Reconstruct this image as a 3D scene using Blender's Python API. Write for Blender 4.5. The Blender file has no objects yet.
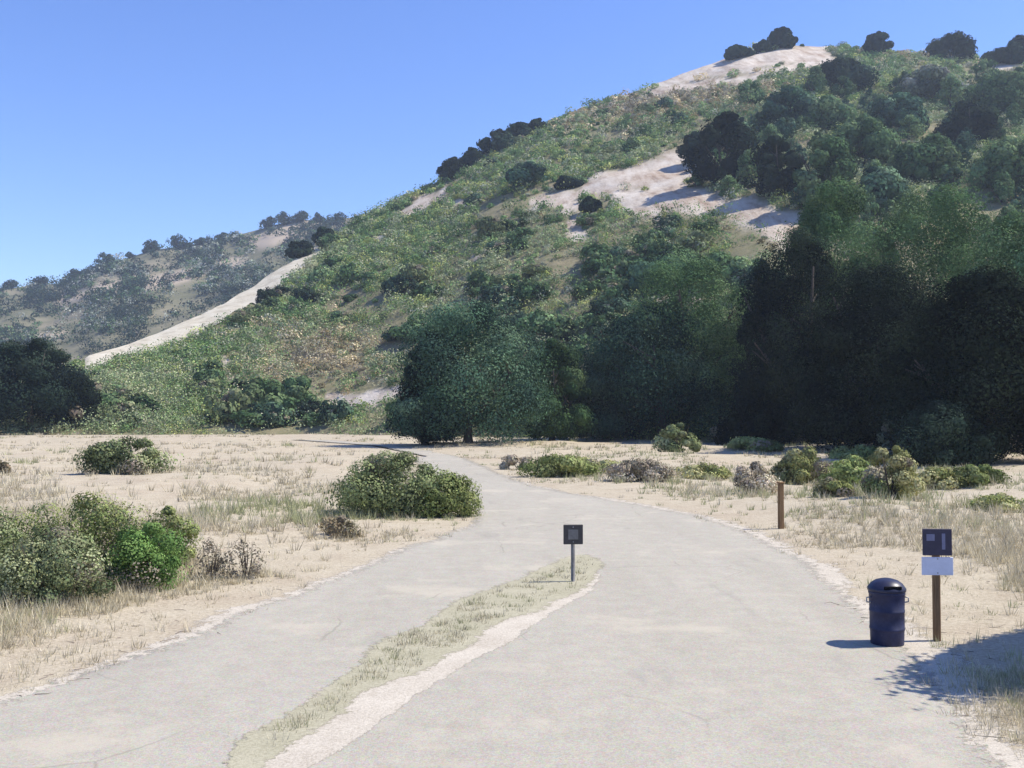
import bpy, math
import numpy as np
from mathutils import Vector
from mathutils.geometry import tessellate_polygon

rng = np.random.default_rng(11)
SC = bpy.context.scene
COL = SC.collection
R = math.radians

# ------------------------------------------------------------------ camera
F = 1024 / 36 * 35
HOR = 415.0
PITCH = math.atan((HOR - 384) / F)
CAM = np.array([0.0, 0.0, 3.4])
cp, sp = math.cos(PITCH), math.sin(PITCH)
cd = bpy.data.cameras.new('camera'); cam = bpy.data.objects.new('camera', cd); COL.objects.link(cam)
cam.location = CAM; cam.rotation_euler = (R(90) + PITCH, 0, 0)
cd.lens = 35; cd.sensor_width = 36; cd.clip_start = 0.1; cd.clip_end = 9000
SC.camera = cam

def ray(px, py):
    """direction through a photo point, scaled to unit forward (y) depth"""
    px = np.asarray(px, float); py = np.asarray(py, float)
    a = (px - 512) / F; b = (384 - py) / F
    dy = cp - b * sp; dz = sp + b * cp
    return a / dy, dz / dy
def ground_at(px, py, z=0.0):
    a, b = ray(px, py)
    y = (z - CAM[2]) / b
    return np.stack([a * y, y], -1)
def project(x, y, z):
    z = z - CAM[2]
    f = y * cp + z * sp; u = -y * sp + z * cp
    return 512 + F * x / f, 384 - F * u / f

# ------------------------------------------------------------------ noise
def vnoise(x, y, seed=0):
    x = np.asarray(x, float); y = np.asarray(y, float)
    xi = np.floor(x).astype(np.int64); yi = np.floor(y).astype(np.int64)
    xf = x - xi; yf = y - yi
    xf = xf * xf * (3 - 2 * xf); yf = yf * yf * (3 - 2 * yf)
    def h(i, j):
        n = (i * 374761393 + j * 668265263 + seed * 1442695041) & 0xffffffff
        n = ((n ^ (n >> 13)) * 1274126177) & 0xffffffff
        return ((n ^ (n >> 16)) & 0xffff) / 65535.0
    return (h(xi, yi) * (1 - xf) + h(xi + 1, yi) * xf) * (1 - yf) + (h(xi, yi + 1) * (1 - xf) + h(xi + 1, yi + 1) * xf) * yf
def fbm(x, y, seed=0, o=4):
    s = 0; a = 1; t = 0
    for k in range(o):
        s = s + a * vnoise(np.asarray(x) * 2 ** k, np.asarray(y) * 2 ** k, seed + k * 17); t += a; a *= .5
    return s / t
def smooth(a, b, x):
    t = np.clip((x - a) / (b - a), 0, 1); return t * t * (3 - 2 * t)

# ------------------------------------------------------------------ mesh helpers
def mk(name, v, f, mat=None, parent=None, cols=None, smooth_shade=False, attr=None):
    v = np.ascontiguousarray(v, dtype=np.float32)
    me = bpy.data.meshes.new(name)
    if isinstance(f, np.ndarray):
        n, k = f.shape
        me.vertices.add(len(v)); me.vertices.foreach_set('co', v.ravel())
        me.loops.add(n * k); me.loops.foreach_set('vertex_index', f.astype(np.int32).ravel())
        me.polygons.add(n); me.polygons.foreach_set('loop_start', np.arange(0, n * k, k, dtype=np.int32))
        me.update(calc_edges=True)
    else:
        me.from_pydata([tuple(map(float, p)) for p in v], [], f); me.update()
    if cols is not None:
        a = me.attributes.new('col', 'FLOAT_COLOR', 'POINT')
        c = np.ones((len(v), 4), np.float32); c[:, :3] = cols
        a.data.foreach_set('color', c.ravel())
    if attr is not None:
        for nm, val in attr.items():
            a = me.attributes.new(nm, 'FLOAT', 'POINT'); a.data.foreach_set('value', np.asarray(val, np.float32))
    if smooth_shade:
        me.polygons.foreach_set('use_smooth', np.ones(len(me.polygons), bool))
    if mat: me.materials.append(mat)
    o = bpy.data.objects.new(name, me); COL.objects.link(o)
    if parent: o.parent = parent
    return o
def thing(name, label, cat, loc=(0, 0, 0), rz=0, group=None):
    o = bpy.data.objects.new(name, None); COL.objects.link(o)
    o.location = [float(c) for c in loc]; o.rotation_euler = (0, 0, rz); o.empty_display_size = .3
    o['label'] = label; o['category'] = cat
    if group: o['group'] = group
    return o
def dup(root, loc, rz, scale, label, group=None):
    r = root.copy(); COL.objects.link(r)
    r.location = [float(c) for c in loc]; r.rotation_euler = (0, 0, rz); r.scale = scale
    r['label'] = label
    if group: r['group'] = group
    for ch in list(root.children):
        c = ch.copy(); COL.objects.link(c); c.parent = r
    return r
class MB:
    """collects shapes for one mesh"""
    def __init__(s): s.v = []; s.f = []
    def add(s, v, f):
        o = len(s.v); s.v += [tuple(map(float, p)) for p in v]; s.f += [tuple(i + o for i in q) for q in f]; return s
    def tube(s, pts, rad, n=8, cap=True):
        pts = [Vector(p) for p in pts]; v = []; f = []
        for i, p in enumerate(pts):
            d = (pts[min(i + 1, len(pts) - 1)] - pts[max(i - 1, 0)]).normalized()
            q = Vector((1, 0, 0)) if abs(d.x) < .8 else Vector((0, 1, 0))
            a = d.cross(q).normalized(); b = d.cross(a)
            for k in range(n):
                t = 2 * math.pi * k / n
                v.append(p + (a * math.cos(t) + b * math.sin(t)) * rad[i])
        for i in range(len(pts) - 1):
            for k in range(n):
                f.append((i * n + k, i * n + (k + 1) % n, (i + 1) * n + (k + 1) % n, (i + 1) * n + k))
        if cap:
            f.append(tuple(range(n))); f.append(tuple(range((len(pts) - 1) * n, len(pts) * n)))
        return s.add(v, f)
    def lathe(s, prof, n=32):
        v = []; f = []
        for (r, z) in prof:
            for k in range(n):
                t = 2 * math.pi * k / n; v.append((r * math.cos(t), r * math.sin(t), z))
        for i in range(len(prof) - 1):
            for k in range(n):
                f.append((i * n + k, i * n + (k + 1) % n, (i + 1) * n + (k + 1) % n, (i + 1) * n + k))
        f.append(tuple(range(n))[::-1]); f.append(tuple(range((len(prof) - 1) * n, len(prof) * n)))
        return s.add(v, f)
    def box(s, c, d, ch=0.006):
        """box with chamfered vertical and horizontal edges"""
        x, y, z = [q / 2 for q in d]; v = []; f = []
        def ring(ix, zz):
            a, b = x - ix, y - ix; e = ch
            return [(a - e, -b, zz), (a, -b + e, zz), (a, b - e, zz), (a - e, b, zz), (-a + e, b, zz), (-a, b - e, zz), (-a, -b + e, zz), (-a + e, -b, zz)]
        for ix, zz in ((ch, -z), (0, -z + ch), (0, z - ch), (ch, z)): v += ring(ix, zz)
        for i in range(3):
            for k in range(8): f.append((i * 8 + k, i * 8 + (k + 1) % 8, i * 8 + 8 + (k + 1) % 8, i * 8 + 8 + k))
        f.append(tuple(range(8))[::-1]); f.append(tuple(range(24, 32)))
        return s.add([(p[0] + c[0], p[1] + c[1], p[2] + c[2]) for p in v], f)
    def build(s, name, mat, parent=None, smooth_shade=False):
        return mk(name, np.array(s.v), s.f, mat, parent, smooth_shade=smooth_shade)

# ------------------------------------------------------------------ materials
def newmat(name):
    m = bpy.data.materials.new(name); m.use_nodes = True
    nt = m.node_tree; nt.nodes.clear()
    out = nt.nodes.new('ShaderNodeOutputMaterial')
    return m, nt, out
def nd(nt, t, **kw):
    n = nt.nodes.new(t)
    for k, v in kw.items():
        if k in n.inputs: n.inputs[k].default_value = v
        else: setattr(n, k, v)
    return n
def ramp(nt, src, stops):
    r = nt.nodes.new('ShaderNodeValToRGB'); e = r.color_ramp.elements
    while len(e) > 1: e.remove(e[-1])
    e[0].position = stops[0][0]; e[0].color = (*stops[0][1], 1)
    for p, c in stops[1:]:
        x = e.new(p); x.color = (*c, 1)
    nt.links.new(src, r.inputs[0]); return r.outputs[0]
def g3(v): return (v, v, v)
def noise(nt, scale, detail=6, rough=.6, vec=None, mapping=None):
    if vec is None:
        vec = nt.nodes.new('ShaderNodeTexCoord').outputs['Object']
    if mapping:
        mp = nt.nodes.new('ShaderNodeMapping'); mp.inputs['Scale'].default_value = mapping
        nt.links.new(vec, mp.inputs[0]); vec = mp.outputs[0]
    n = nd(nt, 'ShaderNodeTexNoise', Scale=scale, Detail=detail, Roughness=rough); nt.links.new(vec, n.inputs['Vector'])
    return n.outputs[0]
def mixc(nt, fac, a, b, mode='MIX'):
    m = nt.nodes.new('ShaderNodeMix'); m.data_type = 'RGBA'; m.blend_type = mode
    if hasattr(fac, 'is_linked') or not isinstance(fac, (int, float)): nt.links.new(fac, m.inputs[0])
    else: m.inputs[0].default_value = fac
    for i, c in ((6, a), (7, b)):
        if isinstance(c, tuple): m.inputs[i].default_value = (*c, 1)
        else: nt.links.new(c, m.inputs[i])
    return m.outputs[2]
def principled(nt, out, col, rough=.9, spec=.2, bump=None, bstr=.4, bdist=.02):
    p = nt.nodes.new('ShaderNodeBsdfPrincipled')
    if isinstance(col, tuple): p.inputs['Base Color'].default_value = (*col, 1)
    else: nt.links.new(col, p.inputs['Base Color'])
    p.inputs['Roughness'].default_value = rough
    p.inputs['Specular IOR Level'].default_value = spec
    p.name = 'surface'
    if bump is not None:
        b = nd(nt, 'ShaderNodeBump', Strength=bstr, Distance=bdist); nt.links.new(bump, b.inputs['Height'])
        nt.links.new(b.outputs[0], p.inputs['Normal'])
    nt.links.new(p.outputs[0], out.inputs[0]); return p
def leafmat(name, trans=.25):
    m, nt, out = newmat(name)
    a = nd(nt, 'ShaderNodeAttribute', attribute_name='col')
    oi = nt.nodes.new('ShaderNodeObjectInfo')
    v = nt.nodes.new('ShaderNodeMapRange'); v.inputs[3].default_value = .8; v.inputs[4].default_value = 1.2
    nt.links.new(oi.outputs['Random'], v.inputs[0])
    hs = nt.nodes.new('ShaderNodeHueSaturation'); nt.links.new(a.outputs['Color'], hs.inputs['Color']); nt.links.new(v.outputs[0], hs.inputs['Value'])
    d = nd(nt, 'ShaderNodeBsdfDiffuse'); t = nd(nt, 'ShaderNodeBsdfTranslucent'); mx = nd(nt, 'ShaderNodeMixShader')
    mx.inputs[0].default_value = trans
    nt.links.new(hs.outputs[0], d.inputs[0]); nt.links.new(hs.outputs[0], t.inputs[0])
    nt.links.new(d.outputs[0], mx.inputs[1]); nt.links.new(t.outputs[0], mx.inputs[2]); nt.links.new(mx.outputs[0], out.inputs[0])
    return m
LEAF = leafmat('foliage', .22)
GRASS = leafmat('dry_grass', .3)

m, nt, out = newmat('bark')
principled(nt, out, ramp(nt, noise(nt, 3, 8, .7, mapping=(4, 4, .6)), [(.3, (.035, .028, .022)), (.7, (.12, .1, .085))]), .95, .1, noise(nt, 6, mapping=(4, 4, .5)), .8, .05)
BARK = m
m, nt, out = newmat('ground')
n1 = noise(nt, .11, 7, .62); n2 = noise(nt, .9, 8, .7); n3 = noise(nt, 14, 6, .7)
c1 = ramp(nt, n1, [(.32, (.35, .29, .21)), (.48, (.41, .37, .265)), (.6, (.44, .405, .29)), (.72, (.35, .345, .225))])
c2 = ramp(nt, n2, [(.3, (.26, .195, .14)), (.5, (.4, .34, .25)), (.7, (.5, .445, .345))])
c = mixc(nt, .55, c1, c2)
c = mixc(nt, .35, c, ramp(nt, n3, [(.35, (.16, .12, .08)), (.6, (.55, .48, .37))]))
principled(nt, out, c, .95, .1, n3, .6, .04)
GROUND = m
m, nt, out = newmat('road')
n1 = noise(nt, .5, 6, .6, mapping=(1.0, .16, 1)); n2 = noise(nt, 2.3, 8, .72); n3 = noise(nt, 60, 4, .7)
vo = nd(nt, 'ShaderNodeTexVoronoi', Scale=42.0); nt.links.new(nt.nodes.new('ShaderNodeTexCoord').outputs['Object'], vo.inputs['Vector'])
c = mixc(nt, .5, ramp(nt, n1, [(.35, (.30, .275, .215)), (.65, (.39, .36, .29))]), ramp(nt, n2, [(.3, (.27, .248, .195)), (.7, (.43, .398, .325))]))
c = mixc(nt, .28, c, ramp(nt, n3, [(.3, (.12, .11, .1)), (.62, (.5, .475, .42))]))
c = mixc(nt, .18, c, vo.outputs['Color'], 'SOFT_LIGHT')
tc = nt.nodes.new('ShaderNodeTexCoord').outputs['Object']
def band(src, a, b):
    r_ = nt.nodes.new('ShaderNodeMapRange'); r_.interpolation_type = 'SMOOTHSTEP'; r_.inputs[1].default_value = a; r_.inputs[2].default_value = b; nt.links.new(src, r_.inputs[0]); return r_.outputs[0]
def mul(a, b):
    r_ = nt.nodes.new('ShaderNodeMath'); r_.operation = 'MULTIPLY'
    for i_, q_ in enumerate((a, b)):
        if isinstance(q_, float): r_.inputs[i_].default_value = q_
        else: nt.links.new(q_, r_.inputs[i_])
    return r_.outputs[0]
c = mixc(nt, mul(band(noise(nt, .35, 7, .68), .52, .66), .6), c, (.45, .405, .32))          # drifted sand
c = mixc(nt, mul(band(noise(nt, .8, 6, .6, mapping=(1, .3, 1)), .58, .72), .35), c, (.2, .19, .17))   # worn darker patches
wv = nd(nt, 'ShaderNodeTexNoise', Scale=.9, Detail=6.0); nt.links.new(tc, wv.inputs['Vector'])
ad = nt.nodes.new('ShaderNodeMix'); ad.data_type = 'VECTOR'; ad.inputs[0].default_value = .3; nt.links.new(tc, ad.inputs[4]); nt.links.new(wv.outputs['Color'], ad.inputs[5])
cr = nd(nt, 'ShaderNodeTexVoronoi', Scale=.55); cr.feature = 'DISTANCE_TO_EDGE'; nt.links.new(ad.outputs[1], cr.inputs['Vector'])
ck = mul(mul(band(cr.outputs['Distance'], .012, .0), band(noise(nt, .25, 3, .5), .5, .6)), .35)
c = mixc(nt, ck, c, (.13, .12, .1))
principled(nt, out, c, .9, .2, n3, .5, .012)
ROAD = m
m, nt, out = newmat('gravel_shoulder')
n2 = noise(nt, 1.3, 8, .7); n3 = noise(nt, 30, 5, .7)
c = mixc(nt, .4, ramp(nt, n2, [(.3, (.36, .31, .235)), (.7, (.54, .49, .395))]), ramp(nt, n3, [(.3, (.2, .17, .14)), (.6, (.6, .56, .49))]))
principled(nt, out, c, .95, .1, n3, .6, .02)
SHOULDER = m
m, nt, out = newmat('median_soil')
n2 = noise(nt, .9, 8, .7); n3 = noise(nt, 25, 5, .7)
c = mixc(nt, .4, ramp(nt, n2, [(.3, (.28, .265, .18)), (.5, (.34, .32, .225)), (.7, (.42, .39, .295))]), ramp(nt, n3, [(.3, (.17, .15, .095)), (.6, (.45, .42, .31))]))
principled(nt, out, c, .95, .1, n3, .6, .02)
MEDIAN = m
m, nt, out = newmat('hill_soil')
at = nd(nt, 'ShaderNodeAttribute', attribute_name='bare')
n1 = noise(nt, .03, 7, .65); n2 = noise(nt, .3, 8, .7)
soil = mixc(nt, .5, ramp(nt, n1, [(.35, (.13, .135, .07)), (.55, (.22, .195, .115)), (.7, (.27, .21, .15))]), ramp(nt, n2, [(.35, (.1, .11, .055)), (.65, (.3, .26, .17))]))
rl = noise(nt, .35, 7, .7, mapping=(1, .18, .5))
barec = mixc(nt, .5, ramp(nt, rl, [(.36, (.2, .14, .1)), (.48, (.44, .37, .3)), (.62, (.6, .55, .48))]), ramp(nt, noise(nt, .08, 5, .6), [(.35, (.3, .22, .16)), (.6, (.52, .47, .4))]))
c = mixc(nt, at.outputs['Fac'], soil, barec)
principled(nt, out, c, 1, .05, n2, .7, .6)
HILL = m
m, nt, out = newmat('fire_road_dirt')
n2 = noise(nt, .25, 8, .7)
principled(nt, out, ramp(nt, n2, [(.3, (.33, .29, .22)), (.5, (.47, .43, .34)), (.7, (.55, .52, .43))]), 1, .05, n2, .5, .3)
FIRE = m
m, nt, out = newmat('far_hill_soil')
n1 = noise(nt, .011, 6, .65); n2 = noise(nt, .09, 7, .7)
c = mixc(nt, .4, ramp(nt, n1, [(.35, (.12, .13, .08)), (.5, (.2, .19, .125)), (.62, (.34, .29, .21))]), ramp(nt, n2, [(.35, (.05, .06, .03)), (.7, (.22, .19, .12))]))
c = mixc(nt, nd(nt, 'ShaderNodeAttribute', attribute_name='bare').outputs['Fac'], c, (.4, .33, .25))
principled(nt, out, c, 1, .05)
FARHILL = m
def paint(name, col, rough=.5, spec=.4, var=.25, scale=9):
    m, nt, out = newmat(name); n = noise(nt, scale, 8, .7)
    d = tuple(x * (1 - var) for x in col); l = tuple(min(1, x * (1 + var)) for x in col)
    principled(nt, out, ramp(nt, n, [(.35, d), (.65, l)]), rough, spec, n, .15, .01); return m
m, nt, out = newmat('navy_plastic')
n1 = noise(nt, 7, 8, .75); n2 = noise(nt, 30, 6, .8, mapping=(1, 1, .25))
c = ramp(nt, n1, [(.35, (.014, .016, .045)), (.6, (.024, .028, .075)), (.74, (.07, .07, .1))])
r_ = nt.nodes.new('ShaderNodeMapRange'); r_.inputs[1].default_value = .62; r_.inputs[2].default_value = .74; nt.links.new(n2, r_.inputs[0])
principled(nt, out, mixc(nt, r_.outputs[0], c, (.2, .19, .2)), .55, .35, n1, .3, .02)
NAVY = m
NAVYLID = paint('dark_lid', (.02, .022, .05), .4, .4)
BLACK = paint('dark_gap', (.006, .006, .008), .8, .1)
GALV = paint('galvanised_steel', (.32, .32, .33), .45, .6)
PANELDK = paint('dark_sign_face', (.05, .045, .075), .5, .3, .15)
PANELLT = paint('white_sign_face', (.66, .67, .78), .5, .3, .06)
MARK = paint('sign_mark', (.2, .2, .3), .5, .3, .1)
WOOD = None
def woodmat(name, a, b):
    m, nt, out = newmat(name); n = noise(nt, 9, 8, .7, mapping=(5, 5, .35))
    principled(nt, out, ramp(nt, n, [(.3, a), (.7, b)]), .85, .15, n, .5, .01); return m
WOOD = woodmat('brown_timber', (.12, .07, .035), (.3, .19, .1))
GREYWOOD = woodmat('weathered_timber', (.13, .105, .085), (.27, .225, .185))
DULLMETAL = paint('dull_grey_steel', (.16, .155, .15), .6, .4)
MARKDK = paint('dark_marker_face', (.06, .055, .055), .55, .3, .2)

def soft_edge(m, scale=5.0):
    """the sheet breaks up into grains towards its rim (attribute edge: 1 inside, 0 at the rim)"""
    nt = m.node_tree; out = [n for n in nt.nodes if n.type == 'OUTPUT_MATERIAL'][0]; p = nt.nodes['surface']
    e = nd(nt, 'ShaderNodeAttribute', attribute_name='edge').outputs['Fac']
    n = noise(nt, scale, 8, .8)
    a = nt.nodes.new('ShaderNodeMapRange'); a.inputs[1].default_value = .3; a.inputs[2].default_value = .7; a.inputs[3].default_value = -.45; a.inputs[4].default_value = .45; nt.links.new(n, a.inputs[0])
    sm = nt.nodes.new('ShaderNodeMath'); sm.operation = 'ADD'; nt.links.new(e, sm.inputs[0]); nt.links.new(a.outputs[0], sm.inputs[1])
    b = nt.nodes.new('ShaderNodeMapRange'); b.inputs[1].default_value = .42; b.inputs[2].default_value = .53; nt.links.new(sm.outputs[0], b.inputs[0])
    tr = nt.nodes.new('ShaderNodeBsdfTransparent'); mx = nt.nodes.new('ShaderNodeMixShader')
    nt.links.new(b.outputs[0], mx.inputs[0]); nt.links.new(tr.outputs[0], mx.inputs[1]); nt.links.new(p.outputs[0], mx.inputs[2]); nt.links.new(mx.outputs[0], out.inputs[0])
for m_, sc_ in ((ROAD, 4.5), (SHOULDER, 3.0), (MEDIAN, 5.0)): soft_edge(m_, sc_)

# ------------------------------------------------------------------ roads in plan (metres)
def curve(pts, step=.5, jit=.0, seed=0):
    P = np.array(pts, float); out = []
    Q = np.vstack([2 * P[0] - P[1], P, 2 * P[-1] - P[-2]])
    for i in range(1, len(Q) - 2):
        p0, p1, p2, p3 = Q[i - 1:i + 3]; n = max(2, int(np.linalg.norm(p2 - p1) / step))
        for t in np.arange(n) / n:
            out.append(.5 * (2 * p1 + (p2 - p0) * t + (2 * p0 - 5 * p1 + 4 * p2 - p3) * t * t + (3 * p1 - p0 - 3 * p2 + p3) * t ** 3))
    out.append(P[-1]); o = np.array(out)
    if jit:
        tg = np.gradient(o, axis=0); nrm = np.stack([-tg[:, 1], tg[:, 0]], 1); nrm /= np.linalg.norm(nrm, axis=1)[:, None] + 1e-9
        s = np.concatenate([[0], np.cumsum(np.linalg.norm(np.diff(o, axis=0), axis=1))])
        o = o + nrm * ((fbm(s * .7, s * 0 + seed, seed, 2) - .5) * 2 * jit)[:, None]
    return o
G = lambda L: [tuple(ground_at(x, y)) for x, y in L]
RIGHT = [(4.1, -12), (4.0, 2)] + G([(960, 768), (925, 720), (882, 665), (845, 620), (800, 578), (750, 545), (700, 523), (650, 511), (600, 502), (555, 494), (515, 486), (488, 476), (468, 466), (450, 458)])
LEFT = [(-9.5, -12), (-8.2, 2), (-6.7, 8.6)] + G([(0, 712), (100, 680), (200, 642), (300, 602), (380, 570), (440, 546), (490, 526), (494, 512), (484, 498), (467, 485), (452, 475), (436, 465), (424, 457)])
right_c = curve(RIGHT, .35, .16, 3); left_c = curve(LEFT, .35, .2, 9)
FAR_R = np.array([[-12, 110.], [-26, 135.]]); FAR_L = np.array([[-15.5, 110.], [-30, 135.]])
right_c = np.vstack([right_c, FAR_R]); left_c = np.vstack([left_c, FAR_L])
road_poly = np.vstack([right_c, left_c[::-1]])
MED_L = G([(580, 556), (564, 563), (536, 578), (484, 598), (432, 626), (374, 662), (316, 702), (258, 744), (222, 776)])
MED_R = G([(244, 778), (290, 745), (350, 702), (414, 662), (480, 628), (536, 604), (572, 584), (588, 568), (588, 560)])
med_poly = np.vstack([curve(MED_L, .3, .22, 21), curve(MED_R, .3, .22, 33)])

def pip(P, poly):
    x, y = P[:, 0], P[:, 1]; ins = np.zeros(len(P), bool)
    a = poly; b = np.roll(poly, -1, 0)
    for (x1, y1), (x2, y2) in zip(a, b):
        if y1 == y2: continue
        c = ((y1 > y) != (y2 > y)) & (x < (x2 - x1) * (y - y1) / (y2 - y1) + x1); ins ^= c
    return ins
def pdist(P, line):
    d = np.full(len(P), 1e9)
    for a, b in zip(line[:-1], line[1:]):
        ab = b - a; t = np.clip(((P - a) @ ab) / (ab @ ab + 1e-9), 0, 1)
        d = np.minimum(d, np.hypot(*(P - a - t[:, None] * ab).T))
    return d
rc, lc = right_c[::3], left_c[::3]
def road_dist(P):
    d = np.minimum(pdist(P, rc), pdist(P, lc)); d[pip(P, road_poly)] = 0; return d
def gz(x, y, d=None):
    """ground height"""
    x = np.atleast_1d(np.asarray(x, float)); y = np.atleast_1d(np.asarray(y, float))
    if d is None: d = road_dist(np.stack([x, y], 1))
    k = smooth(1.2, 9, d)
    return k * ((fbm(x * .09, y * .09, 5) - .35) * 1.1 + (fbm(x * .7, y * .7, 8, 3) - .5) * .16) - smooth(.15, 1.2, d) * .0
def sheet(name, poly, z, mat, rim=.9):
    tri = tessellate_polygon([[Vector((p[0], p[1], 0)) for p in poly]])
    n = len(poly); area = np.sum(poly[:, 0] * np.roll(poly[:, 1], -1) - np.roll(poly[:, 0], -1) * poly[:, 1])
    k = np.array([poly[(np.arange(-5, 6) + i) % n].mean(0) for i in range(n)])
    tg = np.roll(k, -1, 0) - np.roll(k, 1, 0); nr = np.stack([tg[:, 1], -tg[:, 0]], 1) * np.sign(area); nr /= np.linalg.norm(nr, axis=1)[:, None] + 1e-9
    wide = np.clip(rim * (.5 + poly[:, 1] / 40), rim * .5, rim * 2)
    o = poly + nr * wide[:, None]
    v = np.column_stack([np.vstack([poly, o]), np.full(2 * n, z)])
    f = [tuple(t) for t in tri] + [((i, n + i, n + (i + 1) % n, (i + 1) % n)) for i in range(n)]
    return mk(name, v, f, mat, attr={'edge': np.r_[np.ones(n), np.zeros(n)]})
def axis(lo, hi, step, far, n):
    c = np.arange(lo, hi + step, step); g = np.geomspace(step * 2, far, n)
    return np.concatenate([(lo - g)[::-1], c, hi + g])
xs = axis(-60, 60, .6, 2500, 26); ys = axis(4, 125, .6, 2500, 26)
X, Y = np.meshgrid(xs, ys); XF, YF = X.ravel(), Y.ravel()
Z = gz(XF, YF) * (1 - smooth(120, 220, np.hypot(XF, YF)))
nx, ny = len(xs), len(ys)
ii = (np.arange(ny - 1)[:, None] * nx + np.arange(nx - 1)[None]).ravel()
quad = np.stack([ii, ii + 1, ii + nx + 1, ii + nx], 1)
gr = mk('ground', np.column_stack([XF, YF, Z]), quad, GROUND, smooth_shade=True); gr['kind'] = 'structure'
# gravel shoulders: ribbons beside the road edges
def offset(line, d):
    tg = np.gradient(line, axis=0); n = np.stack([tg[:, 1], -tg[:, 0]], 1); n /= np.linalg.norm(n, axis=1)[:, None] + 1e-9
    return line + n * np.asarray(d)[:, None]
def shoulder(line, side, w, seed):
    s = np.concatenate([[0], np.cumsum(np.linalg.norm(np.diff(line, axis=0), axis=1))])
    wid = w * (.35 + 1.3 * fbm(s * .35, s * 0, seed, 4))
    a = offset(line, -side * .3 * np.ones(len(line))); b = offset(line, side * wid * .45); c = offset(line, side * (wid + .5))
    n = len(a); i = np.arange(n - 1)
    v = np.vstack([np.column_stack([q, np.full(n, .004)]) for q in (a, b, c)])
    q = np.stack([i, i + 1, i + n + 1, i + n], 1); q = np.vstack([q, q + n])
    if side > 0: q = q[:, ::-1]
    o = mk('gravel_shoulder', v, q, SHOULDER, attr={'edge': np.r_[np.ones(2 * n), np.zeros(n)]}); o['kind'] = 'structure'; return o
shoulder(right_c[:-2], 1, .95, 4); shoulder(left_c[:-2], -1, .55, 14)
rd = sheet('road', road_poly, .008, ROAD); rd['kind'] = 'structure'
_pr = G([(222, 776), (258, 744), (316, 702), (374, 662), (432, 626), (484, 598), (536, 580), (572, 572)]); _pq = G([(586, 570), (592, 574), (588, 585), (566, 604), (512, 634), (446, 670), (382, 712), (322, 756), (276, 786)])
ms = sheet('gravel_shoulder', np.vstack([curve(_pr, .3, .05, 5), curve(_pq, .3, .12, 6)]), .0105, SHOULDER, .22); ms['kind'] = 'structure'
md = sheet('median_strip', med_poly, .013, MEDIAN, .4); md['kind'] = 'structure'

# ------------------------------------------------------------------ the hill
RX = [-260, -100, 0, 60, 90, 130, 200, 255, 310, 335, 380, 430, 490, 545, 600, 640, 700, 740, 780, 830, 880, 960, 1024, 1150, 1400]
RY = [424, 416, 402, 376, 357, 345, 318, 286, 250, 236, 212, 188, 154, 126, 104, 90, 68, 54, 44, 46, 52, 58, 60, 62, 60]
D1 = dict(zip(RX, [190, 200, 215, 228, 240, 255, 285, 320, 355, 368, 385, 400, 415, 430, 445, 455, 470, 480, 490, 490, 485, 475, 465, 450, 430]))
def ridge_py(px): return np.interp(px, RX, RY)
def ridge_y(px): return np.interp(px, RX, list(D1.values()))
def base_y(px): return np.interp(px, [-260, 0, 300, 430, 600, 760, 1024, 1400], [165, 168, 170, 150, 130, 112, 98, 90])
def hill_point(px, v):
    px = np.asarray(px, float); v = np.asarray(v, float)
    y0, y1 = base_y(px), ridge_y(px)
    y = y0 + (y1 - y0) * v
    a, b = ray(px, ridge_py(px)); H = CAM[2] + b * y1
    vv = np.clip(v, 0, 1)
    z = H * (vv ** 1.12) - np.maximum(v - 1, 0) * (y1 - y0) * .45
    a2, _ = ray(px, np.full_like(px, 300.0)); x = a2 * y
    amp = np.sin(np.pi * np.clip(v, 0, 1)) ** .8 * np.minimum(H * .09, 9)
    z = z + amp * 2 * (fbm(x * .014 + 3, y * .006, 41, 4) - .5) + (fbm(x * .06, y * .06, 55, 3) - .5) * 3.0 * smooth(0, .08, v) * np.clip(H / 60, .1, 1)
    z = z - 1.2 * (1 - smooth(0, .03, v))
    return x, y, z
BARE = [((612, 98), (660, 82), 7), ((625, 88), (740, 62), 12), ((740, 62), (825, 48), 13), ((650, 96), (800, 68), 6), ((800, 60), (835, 60), 8), ((985, 63), (1035, 60), 8),
        ((405, 212), (445, 190), 8), ((430, 196), (470, 205), 5), ((535, 203), (600, 190), 8), ((590, 188), (690, 166), 17), ((612, 200), (690, 192), 6), ((655, 178), (690, 186), 8),
        ((660, 192), (745, 212), 15), ((740, 212), (792, 230), 19), ((575, 205), (582, 236), 9), ((375, 240), (395, 240), 4), ((620, 205), (680, 210), 9),
        ((330, 400), (410, 396), 10), ((215, 350), (235, 390), 7), ((470, 260), (490, 250), 4), ((660, 300), (690, 296), 5)]
def bare_mask(px, py):
    px = px + (fbm(px * .08, py * .08, 71, 4) - .5) * 34; py = py + (fbm(px * .06, py * .06, 91, 3) - .5) * 16
    b = np.zeros(np.shape(px))
    for (a, c, w) in BARE:
        a = np.array(a, float); ab = np.array(c, float) - a
        t = np.clip(((px - a[0]) * ab[0] + (py - a[1]) * ab[1]) / (ab @ ab), 0, 1)
        d = np.hypot(px - a[0] - t * ab[0], py - a[1] - t * ab[1])
        b = np.maximum(b, 1 - smooth(w * .55, w * 1.05, d))
    return b
def grid_faces(nu, nv):
    i = (np.arange(nv - 1)[:, None] * nu + np.arange(nu - 1)[None]).ravel()
    return np.stack([i, i + 1, i + nu + 1, i + nu], 1)
pxs = np.arange(-260, 1400, 4.0); vs = np.concatenate([np.linspace(0, 1, 130), [1.02, 1.06, 1.15, 1.3, 1.6]])
PX, VV = np.meshgrid(pxs, vs); hx, hy, hz = hill_point(PX.ravel(), VV.ravel())
ppx, ppy = project(hx, hy, hz)
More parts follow.
